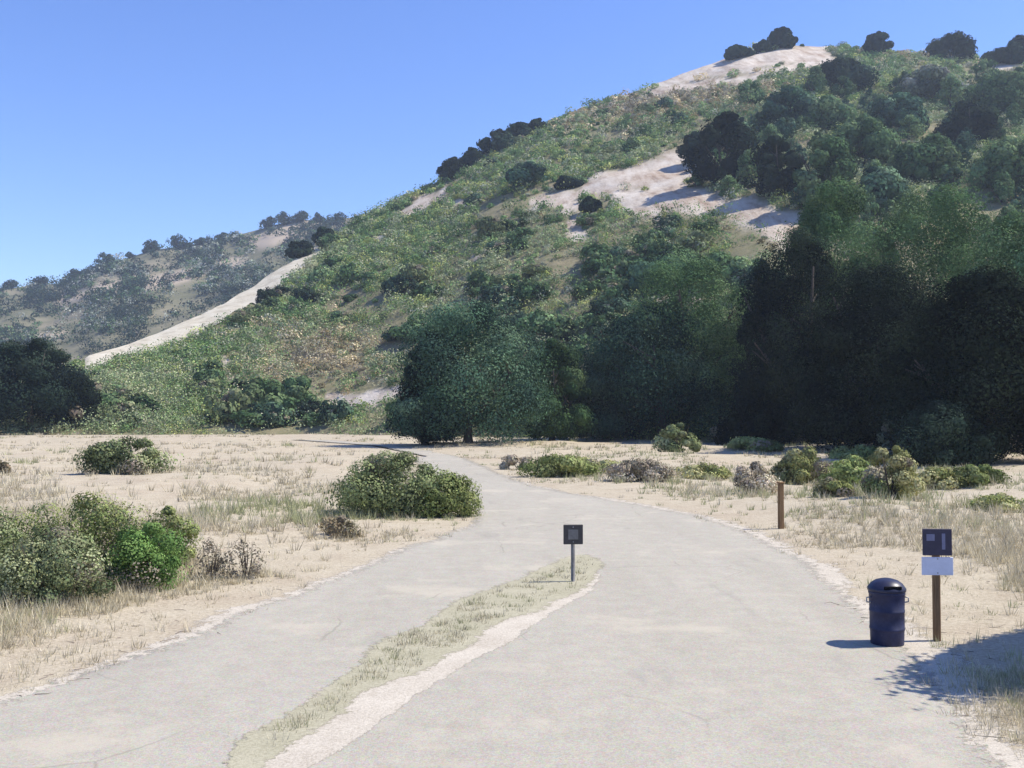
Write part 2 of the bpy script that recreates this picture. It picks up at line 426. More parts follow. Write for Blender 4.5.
bare = bare_mask(ppx, ppy)
h = mk('hillside', np.column_stack([hx, hy, hz]), grid_faces(len(pxs), len(vs)), HILL, attr={'bare': bare}, smooth_shade=True); h['kind'] = 'structure'
# dirt fire road climbing the crest on the left
FV = lambda px: np.interp(px, [84, 110, 200, 280, 325], [.74, .78, .80, .835, .95])
fpx = np.arange(86, 322, 2.0); fr = []
for k in range(7):
    lo = FV(fpx) + (fbm(fpx * .12, fpx * 0, 5, 4) - .5) * .09 - .01; hi = np.full_like(fpx, .995)
    x_, y_, z_ = hill_point(fpx, lo + (hi - lo) * k / 6); fr.append(np.column_stack([x_, y_, z_ + .35]))
o = mk('fire_road', np.vstack(fr), grid_faces(len(fpx), 7), FIRE, smooth_shade=True); o['kind'] = 'structure'

_vv = np.linspace(0.0, 1, 400)
def on_hill(px, py):
    """the hill's own point seen at that place"""
    x, y, z = hill_point(np.full(400, float(px)), _vv); _, q = project(x, y, z)
    i = int(np.argmax(q <= py)) if (q <= py).any() else 399
    return np.array([x[i], y[i], z[i]])

# ------------------------------------------------------------------ far ridge behind
FX = [-500, -200, -60, 0, 60, 100, 150, 200, 240, 270, 300, 335, 400, 520, 700]
FY = [300, 296, 290, 288, 284, 264, 250, 244, 236, 224, 220, 222, 205, 190, 190]
def far_point(px, v):
    px = np.asarray(px, float); v = np.asarray(v, float)
    y0, y1 = 520., 960.; y = y0 + (y1 - y0) * v
    a, b = ray(px, np.interp(px, FX, FY)); H = CAM[2] + b * y1
    a2, _ = ray(px, np.full_like(px, 300.0)); x = a2 * y
    z = H * np.clip(v, 0, 1) ** 1.05 - np.maximum(v - 1, 0) * 260 + np.sin(np.pi * np.clip(v, 0, 1)) * 34 * (fbm(x * .008, y * .005, 141, 4) - .5)
    return x, y, z + (fbm(x * .03, y * .03, 151, 3) - .5) * 5 - 2 * (1 - smooth(0, .03, v))
fpx = np.arange(-500, 704, 6.0); fvs = np.concatenate([np.linspace(0, 1, 70), [1.05, 1.2, 1.5]])
PX, VV = np.meshgrid(fpx, fvs); fx_, fy_, fz_ = far_point(PX.ravel(), VV.ravel())
q1, q2 = project(fx_, fy_, fz_)
fb = np.zeros(len(q1))
for (a, c, w) in [((255, 242), (310, 226), 9), ((150, 285), (240, 262), 7), ((60, 300), (140, 280), 6), ((0, 345), (60, 335), 5)]:
    a = np.array(a, float); ab = np.array(c, float) - a; t = np.clip(((q1 - a[0]) * ab[0] + (q2 - a[1]) * ab[1]) / (ab @ ab), 0, 1)
    fb = np.maximum(fb, 1 - smooth(w * .5, w * 1.3, np.hypot(q1 - a[0] - t * ab[0], q2 - a[1] - t * ab[1]) + 8 * (fbm(q1 * .08, q2 * .08, 7) - .5)))
o = mk('far_hills', np.column_stack([fx_, fy_, fz_]), grid_faces(len(fpx), len(fvs)), FARHILL, attr={'bare': fb}, smooth_shade=True); o['kind'] = 'structure'

# ------------------------------------------------------------------ foliage
def leaves(cent, rad, n, size, col, jitter=.2, flat=.0, outward=.78, inner=.5, gap=.0, rs=None):
    """leaf-sized quads through clump volumes. cent (k,3), rad (k,3), n leaves per clump, col (k,3)"""
    rs = rs or rng
    k = len(cent); idx = np.repeat(np.arange(k), n); N = len(idx)
    d = rs.normal(size=(N, 3)); d /= np.linalg.norm(d, axis=1)[:, None]
    r = inner + (1.05 - inner) * rs.random(N) ** .6
    lump = .82 + .36 * vnoise(d[:, 0] * 3 + idx * 7.3, d[:, 1] * 3 + d[:, 2] * 2.3 + idx * 3.1, 3)
    p = cent[idx] + d * rad[idx] * (r * lump)[:, None]
    nr = d * outward + rs.normal(size=(N, 3)) * (1 - outward) * .8; nr /= np.linalg.norm(nr, axis=1)[:, None]
    t = np.cross(nr, rs.normal(size=(N, 3))); t /= np.linalg.norm(t, axis=1)[:, None] + 1e-9
    b = np.cross(nr, t)
    sz = (size[idx] if isinstance(size, np.ndarray) else size) * (.6 + .8 * rs.random(N))
    t = t * sz[:, None] * .5; b = b * (sz * (.5 + .4 * rs.random(N)))[:, None] * .5
    v = np.stack([p - t * .9 - b * .3, p - b + t * .1, p + t, p + b * .95 - t * .15], 1).reshape(-1, 3)
    c = col[idx] * (1 + jitter * (rs.random((N, 1)) * 2 - 1)) * (1 + .12 * (rs.random((N, 3)) - .5))
    return v, np.repeat(np.clip(c, 0, 1), 4, 0)
def qf(n): return np.arange(n * 4, dtype=np.int32).reshape(-1, 4)

PAL = dict(
    oak=[(.055, .1, .046), (.075, .13, .055), (.045, .08, .04), (.095, .14, .065)],
    deepoak=[(.015, .023, .015), (.021, .03, .019), (.011, .016, .012), (.028, .04, .025)],  # near-black; on the grove oaks it paints their shaded side into the leaves
    blueoak=[(.055, .105, .066), (.078, .14, .085), (.034, .062, .044), (.115, .175, .105)],
    dark=[(.024, .04, .028), (.036, .055, .037), (.02, .03, .024)],
    sage=[(.2, .24, .155), (.15, .195, .115), (.25, .265, .185)],
    olive=[(.22, .26, .1), (.27, .3, .125), (.175, .215, .08)],
    green=[(.14, .235, .07), (.18, .28, .09), (.105, .18, .055)],
    yellow=[(.29, .3, .125), (.235, .26, .1), (.34, .33, .17)],
    brown=[(.2, .165, .105), (.26, .215, .14), (.14, .125, .08)],
    dry=[(.36, .315, .235), (.28, .245, .18), (.44, .39, .29)],
    grey=[(.2, .22, .175), (.14, .165, .12), (.25, .26, .225)],
    thicket=[(.18, .215, .1), (.24, .275, .13), (.14, .17, .085), (.27, .295, .16)],
    sunlit_leaf=[(.115, .19, .085), (.085, .15, .065), (.15, .22, .105)],  # lighter green that paints sunlit crown tops into the leaf colour
    leafy=[(.115, .185, .085), (.085, .145, .065), (.15, .21, .1)],
    lilac=[(.24, .225, .2), (.3, .28, .25), (.19, .18, .155)],
)
def crown_cloud(W, D, Ht, nclump, pal, nleaf, size, r0=.26, low=0.0, rs=None, spread=1.0, dead=0.):
    """clumps over a domed crown of width W, depth D, height Ht with its bottom at z=0"""
    rs = rs or rng
    C = []; Rr = []
    for k in range(nclump):
        h = ((k + rs.random()) / nclump) ** 1.4                                   # even up the height
        prof = np.interp(h, [0, .12, .4, .7, .9, 1], [.84, .97, 1, .8, .5, .22])
        q_ = r0 * rs.uniform(.4, 1.1); a = rs.uniform(0, 6.283); rr = prof * (rs.uniform(.25, 1) ** .5) * (1.04 - q_ * .9) * spread
        q = r0 * rs.choice([.5, .75, 1., 1.25], p=[.3, .3, .25, .15]) * rs.uniform(.85, 1.15) * (.75 + .25 * prof)
        Rk = np.array([W, D, (W + D) * .4 + Ht * .1]) * q * rs.uniform(.85, 1.2, 3)
        Rk[2] = min(Rk[2], Ht * .3)
        C.append([math.cos(a) * rr * W / 2, math.sin(a) * rr * D / 2, Rk[2] * .55 + h * (Ht - Rk[2] * 1.5)]); Rr.append(Rk)
    C = np.array(C); Rr = np.array(Rr)
    cols = np.array(PAL[pal])[rs.integers(0, len(PAL[pal]), nclump)] * rs.uniform(.7, 1.45, (nclump, 1))
    dd_ = rs.random(nclump) < dead; cols[dd_] = np.array(PAL['dry'])[rs.integers(0, 3, dd_.sum())] * .75
    return leaves(C, Rr, max(4, nleaf // nclump), size, cols, rs=rs)
def oak(name, label, cat, loc, H, W, D, pal, nleaf=9000, leaf=.3, clumps=34, group=None, crown_base=.16, rz=0, rs=None, lean=0., r0=.25, low=0.):
    rs = rs or rng
    t = thing(name, label, cat, loc, rz, group)
    cb = H * crown_base
    mb = MB(); tr = H * .032
    fork = Vector((lean * .4, rs.uniform(-.2, .2), cb + H * .14))
    mb.tube([(0, 0, -.4), (lean * .05, 0, cb * .3), (lean * .2, 0, cb * .8), fork], [tr * 1.5, tr * 1.15, tr, tr * .9], 10)
    for k in range(7):
        a = k * 2 * math.pi / 7 + rs.uniform(-.4, .4); e = rs.uniform(.25, .42)
        tip = Vector((math.cos(a) * W * e, math.sin(a) * D * e, cb + (H - cb) * rs.uniform(.35, .8)))
        mid = fork.lerp(tip, .45) + Vector((0, 0, -H * .03)) + Vector(rs.normal(size=3) * .3)
        mb.tube([fork - Vector((0, 0, .3)), mid, tip], [tr * .6, tr * .38, tr * .12], 6)
        for j in range(2):
            s2 = mid.lerp(tip, rs.uniform(.2, .7)); tip2 = s2 + Vector((rs.normal() * W * .12, rs.normal() * D * .12, rs.uniform(.05, .15) * H))
            mb.tube([s2, tip2], [tr * .22, tr * .07], 5)
    mb.build('trunk', BARK, t, True)
    v, c = crown_cloud(W, D, H - cb, clumps, pal, nleaf, leaf, r0, low, rs)
    v[:, 2] += cb; v[:, 0] += lean * .5
    mk('crown', v, qf(len(v) // 4), LEAF, t, c)
    return t
def shrub(name, label, cat, loc, W, D, H, pal, nleaf=3000, leaf=.07, clumps=16, group=None, r0=.26, pal2=None, rs=None, twigs=True):
    rs = rs or rng
    t = thing(name, label, cat, loc, 0, group)
    mb = MB()
    for k in range(9):
        a = rs.uniform(0, 6.28); tip = Vector((math.cos(a) * W * .36 * rs.uniform(.3, 1), math.sin(a) * D * .36 * rs.uniform(.3, 1), H * rs.uniform(.5, .9)))
        mb.tube([(0, 0, -.1), tip * .45 + Vector(rs.normal(size=3) * H * .05), tip], [H * .02, H * .013, H * .004], 5)
    mb.build('stems', BARK, t, True)
    v, c = crown_cloud(W, D, H, clumps, pal, nleaf, leaf, r0, rs=rs, dead=.07)
    mk('foliage', v, qf(len(v) // 4), LEAF, t, c)
    return t
def at_ground(px, py):
    g = ground_at(px, py); z = float(gz(g[0], g[1])[0]); return np.array([g[0], g[1], z])
def PXM(y): return y / F      # metres per photo unit at that depth

# --- the oaks at the hill's foot
def place_oak(px, base, wpx, top, pal, label, name='oak_tree', leaf=.32, n=9000, clumps=34, seed=1, depth=1.0, cb=.14, r0=.2, y=None, low=0.):
    if y is None: g = at_ground(px, base)
    else:
        a, b = ray(px, base); g = np.array([a * y, y, float(max(0, CAM[2] + b * y))])
    H = (base - top) * PXM(g[1]); W = wpx * PXM(g[1])
    return oak(name, label, 'tree', g, H, W, W * depth, pal, int(n * 7), leaf * .75, int(clumps * 2.4), 'oaks along the foot of the hill', cb, rs=np.random.default_rng(seed), r0=r0, low=low)
place_oak(468, 446, 158, 300, 'blueoak', 'rounded dark blue-green oak at the far end of the road, behind the bend', seed=3, n=12000, clumps=40, cb=.05)
place_oak(425, 446, 60, 330, 'dark', 'narrow dark oak on the left flank of the rounded oak by the road bend', seed=4, n=5000, clumps=18, cb=.04)
place_oak(552, 443, 80, 338, 'oak', 'mid-green oak filling the gap between the two rounded oaks', seed=5, n=8000, clumps=26, cb=.05)
place_oak(662, 442, 175, 300, 'blueoak', 'wide oak with a hollow dark shaded middle, above the grassy right verge', depth=.6, seed=6, n=14000, clumps=44, cb=.05)
place_oak(692, 404, 140, 246, 'sunlit_leaf', 'taller green oak whose top rises behind the hollow dark oak', seed=7, n=10000, clumps=32, cb=.1, y=128)
place_oak(605, 441, 70, 350, 'deepoak', 'low very dark oak at the left foot of the hollow dark oak', seed=8, n=5000, clumps=18, cb=.04)
# the shady grove on the right: shade and sunlit tops are put into leaf colour
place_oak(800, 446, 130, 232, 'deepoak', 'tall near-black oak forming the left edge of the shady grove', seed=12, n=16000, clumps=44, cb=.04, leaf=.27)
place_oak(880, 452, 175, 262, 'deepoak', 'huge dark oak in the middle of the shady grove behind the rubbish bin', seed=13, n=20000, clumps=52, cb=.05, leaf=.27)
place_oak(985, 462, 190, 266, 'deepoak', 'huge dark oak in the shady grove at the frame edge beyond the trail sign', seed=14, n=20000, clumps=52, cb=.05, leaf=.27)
place_oak(840, 442, 150, 175, 'sunlit_leaf', 'green-topped oak standing behind the left edge of the shady grove', seed=15, n=14000, clumps=40, cb=.1, y=117)
place_oak(935, 440, 200, 180, 'sunlit_leaf', 'green-topped oak with sunlit-coloured crown above the middle of the shady grove', seed=16, n=15000, clumps=44, cb=.1, y=114)
place_oak(1050, 450, 190, 196, 'sunlit_leaf', 'green oak at the outer end of the shady grove, partly cut by the frame', seed=17, n=15000, clumps=44, cb=.06, y=98)
place_oak(765, 444, 60, 255, 'dark', 'slim dark oak squeezed between the hollow oak and the shady grove', seed=18, n=6000, clumps=20, cb=.04)
place_oak(942, 466, 90, 400, 'dark', 'small dark bushy oak in front of the shady grove', seed=19, n=7000, clumps=22, cb=.02, leaf=.2)
# dark trees on the far left
place_oak(30, 420, 104, 336, 'dark', 'black-green oak at the left frame edge below the bare dirt track', seed=21, n=9000, clumps=28, cb=.06, y=172, leaf=.5)
place_oak(-45, 424, 100, 345, 'dark', 'dark oak on the outer side of the black-green oak at the left edge', seed=22, n=7000, clumps=24, cb=.06, y=168, leaf=.5)
place_oak(76, 421, 42, 372, 'deepoak', 'smaller dark oak just below the lower end of the bare dirt track', seed=23, n=5000, clumps=18, cb=.06, y=176, leaf=.5)

# --- single trees on the hill
def hill_tree(px, base, wpx, hpx, pal, label, name='hillside_tree', group='trees scattered on the hillside', seed=1, n=2600, sink=.3):
    p = on_hill(px, base); W = wpx * PXM(p[1]); H = hpx * PXM(p[1]); p[2] -= sink
    return oak(name, label, 'tree', p, H, W, W * .9, pal, n * 3, .0045 * p[1] ** .9 + .25, 30, group, .04, rs=np.random.default_rng(seed), r0=.22)
rg = 'trees standing on the hill skyline'
for i, (px, w, hp, pal, lab) in enumerate([
    (740, 26, 14, 'dark', 'low dark bushy tree on the skyline, at the left end of the pale summit dirt'),
    (783, 28, 22, 'dark', 'rounded dark tree on the skyline right at the pale summit'),
    (766, 18, 12, 'dark', 'little dark tree on the skyline between the two summit trees'),
    (879, 27, 26, 'dark', 'lone compact dark tree standing on the skyline right of the summit'),
    (955, 44, 30, 'deepoak', 'broad dark skyline tree between the lone compact tree and the frame edge'),
    (1004, 36, 16, 'dark', 'long low dark skyline tree beside the pale bare strip'),
    (1024, 26, 30, 'dark', 'tall dark skyline tree cut by the right frame edge'),
    (452, 28, 24, 'dark', 'dark tree on the middle skyline just above the small bare slip'),
    (472, 22, 22, 'dark', 'dark skyline tree between the slip tree and the wider clump uphill'),
    (498, 34, 26, 'dark', 'wide dark tree on the middle skyline, largest of that row'),
    (520, 26, 22, 'dark', 'dark tree touching the uphill side of the widest middle skyline tree'),
    (538, 18, 16, 'dark', 'small dark tree at the uphill end of the middle skyline row')]):
    hill_tree(px, float(ridge_py(px)) + 4, w, hp, pal, lab, 'skyline_tree', rg, 100 + i)
BIG = [
    (724, 184, 58, 78, 'deepoak', 'tallest dark tree beside the upper end of the pale landslip'),
    (778, 196, 52, 62, 'deepoak', 'black-green tree directly above the lower end of the pale landslip'),
    (698, 163, 30, 34, 'dark', 'dark tree at the top corner of the pale landslip'),
    (826, 212, 62, 80, 'leafy', 'green tree right of the black tree above the landslip'),
    (790, 130, 60, 44, 'blueoak', 'blue-green tree below the brown summit soil'),
    (845, 92, 56, 34, 'dark', 'dark purple-green tree just under the lone skyline tree'),
    (935, 100, 60, 36, 'grey', 'pale grey-green tree under the broad skyline tree'),
    (970, 145, 50, 46, 'deepoak', 'dark round tree high on the right of the hill'),
    (900, 130, 58, 40, 'blueoak', 'bluish tree in the upper middle of the wooded slope'),
    (1010, 115, 60, 44, 'leafy', 'mid-green tree at the frame edge high on the wooded slope'),
    (865, 165, 66, 48, 'leafy', 'green tree halfway up the wooded slope over the shady grove'),
    (930, 185, 66, 52, 'leafy', 'green tree left of a pale gap on the wooded slope'),
    (1015, 190, 66, 56, 'leafy', 'green tree against the frame edge halfway up the wooded slope'),
    (880, 215, 60, 50, 'blueoak', 'teal tree low on the wooded slope, over the grove'),
    (735, 155, 46, 34, 'blueoak', 'teal tree left of the blue-green tree under the summit'),
    (830, 130, 46, 36, 'leafy', 'green tree between the teal and bluish trees under the summit'),
    (660, 290, 64, 34, 'blueoak', 'dark blue-green tree on the lower slope above the hollow oak'),
    (718, 285, 60, 36, 'leafy', 'green tree next to the dark tree on the lower slope'),
    (590, 212, 22, 16, 'dark', 'small dark tree against the pale landslip foot'),
    (568, 188, 24, 13, 'dark', 'small dark tree on the upper left of the pale landslip'),
    (528, 186, 40, 26, 'blueoak', 'teal bushy tree left of the pale landslip'),
    (300, 248, 26, 18, 'dark', 'dark tree at the top end of the dirt fire road'),
    (325, 238, 26, 18, 'dark', 'second dark tree where the fire road meets the skyline'),
    (262, 412, 44, 36, 'leafy', 'dark green bushy tree at the left foot of the hill beyond the dry field'),
    (300, 402, 34, 28, 'leafy', 'small green tree uphill of the bushy tree at the hill foot'),
    (400, 290, 30, 16, 'blueoak', 'low dark tree on the open middle of the scrubby slope')]
for i, a in enumerate(BIG): hill_tree(*a, seed=200 + i, n=int(1800 + a[2] * 45))
# wood on the upper right slope, beyond the trees named above: copies
protos = [oak('hillside_tree', 'leafy tree in the dense wood on the right of the hill', 'tree', (0, 0, 0), 10, 9, 8.5, p, 3600, .75, 26, 'trees of the wood on the right of the hill', .04, rs=np.random.default_rng(300 + i), r0=.23) for i, p in enumerate(['leafy', 'blueoak', 'oak', 'leafy', 'blueoak'])]
wr = np.random.default_rng(77); spots = []; used = 0
while len(spots) < 110:
    px = wr.uniform(690, 1090); py = wr.uniform(78, 262)
    lim = np.interp(px, [690, 740, 800, 1024], [150, 110, 92, 78])
    if py < lim or py < ridge_py(px) + 16: continue
    if bare_mask(np.array([px]), np.array([py]))[0] > .2 or (px < 800 and 205 < py < 262): continue
    if any(math.hypot(px - a, (py - b) * 1.6) < 17 for a, b in spots): continue
    spots.append((px, py))
for i, (px, py) in enumerate(spots):
    p = on_hill(px, py); p[2] -= .4; s = wr.uniform(.75, 1.3) * p[1] / 400
    pr = protos[wr.integers(0, 5)] if i >= 5 else protos[i]
    if i < 5: pr.location = p; pr.rotation_euler.z = wr.uniform(0, 6); pr.scale = (s, s, s)
    else: dup(pr, p, wr.uniform(0, 6), (s, s, s * wr.uniform(.85, 1.2)), 'leafy tree in the dense wood on the right of the hill')
# trees on the far ridge
fr_ = np.random.default_rng(5)
fp = oak('ridge_tree', 'small hazy dark tree on the far ridge skyline', 'tree', (0, 0, 0), 12, 15, 14, 'dark', 900, 1.6, 14, 'trees on the far ridge', .05, rs=fr_, r0=.3)
for i, (px, w) in enumerate([(10, 26), (40, 22), (75, 22), (105, 28), (130, 20), (150, 22), (178, 24), (200, 24), (222, 20), (268, 26), (284, 34), (300, 26), (318, 24), (340, 20)]):
    x, y, z = far_point(np.array([px]), np.array([.99])); s = w / 22 * fr_.uniform(.8, 1.15)
    loc = (x[0], y[0], z[0] - 1.5)
    if i == 0: fp.location = loc; fp.scale = (s, s, s * .9)
    else: dup(fp, loc, fr_.uniform(0, 6), (s, s, s * fr_.uniform(.7, 1.1)), 'small hazy dark tree on the far ridge skyline')

# larger bushes one can pick out on the scrubby slope: copies
bl = 'rounded bush standing out of the scrub on the open hillside'
bp = []
for i, p in enumerate(['oak', 'leafy', 'blueoak', 'leafy', 'thicket', 'dark']):
    b_ = shrub('hillside_bush', bl, 'bush', (0, 0, 0), 6.5, 6, 3.6, p, 1500, .6, 16, 'rounded bushes on the open hillside', .24, rs=np.random.default_rng(500 + i)); bp.append(b_)
br = np.random.default_rng(88); bs = []; tries = 0
while len(bs) < 230 and tries < 60000:
    tries += 1
    px = br.uniform(60, 775); py = br.uniform(70, 428)
    if py < ridge_py(px) + 5 or bare_mask(np.array([px]), np.array([py]))[0] > .02 or bare_mask(np.array([px]), np.array([py - 12.]))[0] > .2 or br.random() > smooth(.42, .6, fbm(px * .018, py * .026, 321, 3)) + .06: continue
    if px < 325 and py < ridge_py(px) + 26: continue
    if ((px - 330) / 95) ** 2 + ((py - 362) / 52) ** 2 < 1 and br.random() < .9: continue
    if any(math.hypot(px - a, (py - b) * 1.5) < 9 for a, b in bs): continue
    bs.append((px, py))
for i, (px, py) in enumerate(bs):
    p = on_hill(px, py); p[2] -= .3; sx = br.uniform(.55, 1.5); sc3 = (sx, sx, sx * br.uniform(.75, 1.25)); b_ = bp[i % 6 if i < 6 else br.choice(6, p=[.24, .24, .2, .14, .1, .08])]
    if i < 6: b_.location = [float(q) for q in p]; b_.scale = sc3
    else: dup(b_, p, br.uniform(0, 6), sc3, bl)

# --- scrub covering the slopes: one mass
def scrub(name, point, px_rng, v_rng, N, wr_, leaves_per, palset, seed, keep, scale=1.0, leafk=.0019, gain=np.array([1.5, 1.45, 1.25]), zk=.3):
    rs = np.random.default_rng(seed)
    u = rs.uniform(*px_rng, N * 4); v = rs.uniform(*v_rng, N * 4)
    x, y, z = point(u, v)
    k = rs.random(N * 4) < (y / y.max()) ** 1.0          # even spread over the ground as columns widen with depth
    q1, q2 = project(x, y, z); k &= keep(q1, q2, u, v, rs)
    i = np.where(k)[0][:N]; x, y, z, u = x[i], y[i], z[i], u[i]; n = len(i)
    w = (wr_[0] + (wr_[1] - wr_[0]) * rs.random(n) ** 1.8) * (.7 + .8 * fbm(x * .03, y * .03, seed, 3)) * scale
    zone = fbm(x * .012, y * .012, seed + 5, 3) + rs.normal(size=n) * .07
    zone = zone - zk * np.exp(-((q1[i] - 325) / 95) ** 2 - ((q2[i] - 365) / 52) ** 2)
    names = [c for c, _ in palset]; cuts = np.array([b for _, b in palset]); ci = np.searchsorted(cuts, zone).clip(0, len(names) - 1)
    cols = np.array([PAL[names[c]][rs.integers(0, len(PAL[names[c]]))] for c in ci]) * rs.uniform(.75, 1.35, (n, 1)) * gain
    hgt = w * rs.uniform(.35, .6, n)
    rad = np.column_stack([w * .5, w * .5 * rs.uniform(.8, 1.2, n), hgt * .75])
    cen = np.column_stack([x, y, z + hgt * .4])
    vv, cc = leaves(cen, rad, leaves_per, np.maximum(y * leafk, .3), cols, .18, inner=.45, outward=.75, rs=rs)
    o = mk(name, vv, qf(len(vv) // 4), LEAF, None, cc); o['kind'] = 'stuff'; return o
def keep_hill(q1, q2, u, v, rs):
    b = bare_mask(q1, q2); k = b < rs.random(len(b)) * .8
    k &= ~((u > 80) & (u < 325) & (v > FV(u) - .015))
    d = fbm(q1 * .02, q2 * .03, 211, 3); k &= rs.random(len(b)) < smooth(.22, .5, d) * .9 + .12
    return k
o = scrub('hillside_scrub', hill_point, (-120, 1150), (.0, 1.02), 13000, (2.0, 6.6), 92, [('lilac', .28), ('brown', .33), ('dry', .37), ('sage', .425), ('leafy', .49), ('oak', .53), ('grey', .565), ('olive', .595), ('leafy', .66), ('sage', 2)], 401, keep_hill)
o['label'] = 'grey-green chaparral scrub covering the whole hillside'; o['category'] = 'scrub'
def keep_far(q1, q2, u, v, rs):
    return (fbm(q1 * .03, q2 * .05, 19, 3) > .50) | (rs.random(len(q1)) < .16)
o = scrub('far_hill_scrub', far_point, (-250, 420), (.25, 1.0), 4200, (6, 15), 40, [('dark', .44), ('oak', .5), ('grey', .58), ('dark', 2)], 402, keep_far, 1.0, .0021, 1.6, 0)
o['label'] = 'hazy blue-green scrub on the far ridge'; o['category'] = 'scrub'

# ------------------------------------------------------------------ shrubs near the road
BASES = []
def put(name, px, base, wpx, top, pal, label, cat='bush', n=3000, clumps=16, seed=1, depth=.8, leaf=None, r0=.27, group=None, nk=1.0):
    g = at_ground(px, base); y = g[1]
    W = wpx * PXM(y); H = (base - top) * PXM(y)
    g[1] += W * depth * .35
    s = (y + W * depth * .35) / y
    return shrub(name, label, cat, (g[0] * s, g[1], float(gz(g[0] * s, g[1])[0]) - .03), W * s, W * depth, H * s, pal, int(n * 2.4 * nk), leaf or max(.05, y * .0026), int(clumps * 1.5), group, r0 * .82, rs=np.random.default_rng(seed)) if not BASES.append((g[0] * s, g[1], W * s * .5, W * depth * .5)) else None
put('bush', 48, 612, 130, 535, 'thicket', 'large grey-green bush at the left frame edge, lowest in front', n=9000, clumps=30, seed=31)
put('bush', 145, 594, 96, 528, 'green', 'bright fresh-green bush beside the large grey-green bush', n=8000, clumps=24, seed=32)
put('bush', 70, 590, 190, 502, 'olive', 'broad olive bush rising behind the grey-green bush at the left edge', n=9000, clumps=30, seed=33, depth=.5)
put('bush', 165, 572, 70, 510, 'olive', 'brownish olive bush behind the bright green bush', n=4000, clumps=14, seed=34)
put('bush', -40, 604, 120, 510, 'thicket', 'grey-green bush cut by the left frame edge', n=5000, clumps=18, seed=35)
put('dry_shrub', 212, 582, 42, 538, 'dry', 'sparse straw-grey dry shrub right of the bright green bush', n=420, clumps=12, seed=36, r0=.32)
put('dry_shrub', 246, 580, 38, 536, 'dry', 'thin pale dry shrub, the last of the left thicket toward the road', n=300, clumps=10, seed=37, r0=.32)
put('bush', 392, 518, 110, 452, 'thicket', 'rounded olive-green bush beside the road bend', n=9000, clumps=26, seed=38)
put('bush', 440, 518, 75, 470, 'olive', 'lower olive-green bush leaning on the rounded bush beside the road bend', n=5000, clumps=16, seed=39)
put('dry_shrub', 340, 540, 44, 516, 'brown', 'small brown dry shrub left below the rounded bush', n=900, clumps=8, seed=40)
put('dry_shrub', 128, 478, 92, 440, 'thicket', 'long low dull olive bush alone in the pale dry field', n=4500, clumps=18, seed=41, depth=.4)
put('dry_shrub', -4, 474, 26, 458, 'brown', 'small brown shrub in the dry field at the left frame edge', n=900, clumps=8, seed=42)
put('bush', 679, 456, 40, 424, 'thicket', 'small dull rounded bush in front of the gap beside the hollow oak', n=2500, clumps=12, seed=43)
put('bush', 803, 484, 62, 446, 'yellow', 'yellow-green bush on the right verge below the grove', n=4000, clumps=16, seed=44)
put('bush', 892, 512, 56, 456, 'yellow', 'tall yellow-green bush on the right verge behind the rubbish bin', n=4500, clumps=16, seed=45)
put('bush', 850, 488, 60, 456, 'olive', 'dull olive bush between the two yellow-green bushes', n=3000, clumps=12, seed=46)
put('dry_shrub', 752, 494, 46, 460, 'dry', 'straw-brown dry shrub left of the weathered verge post', n=2200, clumps=10, seed=47)
put('dry_shrub', 640, 484, 66, 460, 'dry', 'straw-grey verge shrub left below the small dull rounded bush', n=3000, clumps=12, seed=48)
put('dry_shrub', 560, 478, 72, 453, 'olive', 'dull olive verge shrub just right of where the road vanishes', n=3000, clumps=12, seed=49)
put('dry_shrub', 520, 470, 40, 454, 'dry', 'pale dry shrub at the point where the road vanishes', n=1500, clumps=8, seed=50)
put('bush', 897, 462, 34, 414, 'grey', 'pale grey bush standing against the foot of the shady grove', n=2200, clumps=10, seed=51)
for px, bs_, w, tp, pl, lab in ((592, 474, 60, 458, 'yellow', 'low yellow-green weed mound between the dull olive and straw-grey verge shrubs'), (700, 478, 70, 460, 'yellow', 'low yellow-green weed mound right of the straw-grey verge shrub'), (832, 508, 46, 488, 'yellow', 'small yellow-green weed mound right of the weathered post, toward the bin'), (935, 492, 50, 468, 'yellow', 'low yellow-green bush between the tall yellow-green bush and the low olive-green one'), (862, 462, 60, 446, 'olive', 'flat olive weed mound right under the edge of the shady grove'), (752, 452, 64, 438, 'olive', 'flat olive weed mound at the sunny foot of the slim dark oak'),
        (995, 520, 60, 500, 'yellow', 'low yellow-green weed mound at the right frame edge above the trail sign')):
    put('weed_mound', px, bs_, w, tp, pl, lab, 'weed', n=2200, clumps=12, seed=int(px) + 7)
for px, w, tp, lab in ((772, 62, 408, 'low dark shade-filling bush at the left end of the shady grove'), (815, 66, 400, 'dark shade-filling bush between the first two trunks of the shady grove'), (858, 70, 396, 'dark shade-filling bush in the middle of the shady grove'), (905, 70, 404, 'dark shade-filling bush behind the pale grey bush in the grove'), (1010, 80, 410, 'dark shade-filling bush at the frame edge under the shady grove'), (735, 50, 412, 'dark shade-filling bush between the hollow oak and the shady grove')):
    put('bush', px, 446 if px < 900 else 456, w, tp, 'deepoak', lab, n=4000, clumps=16, seed=int(px), leaf=.26)  # bushes added to hide lit ground and trunks, coloured like grove shade
put('bush', 975, 492, 56, 470, 'olive', 'low olive-green bush before the grove near the right frame edge', n=2500, clumps=12, seed=52)

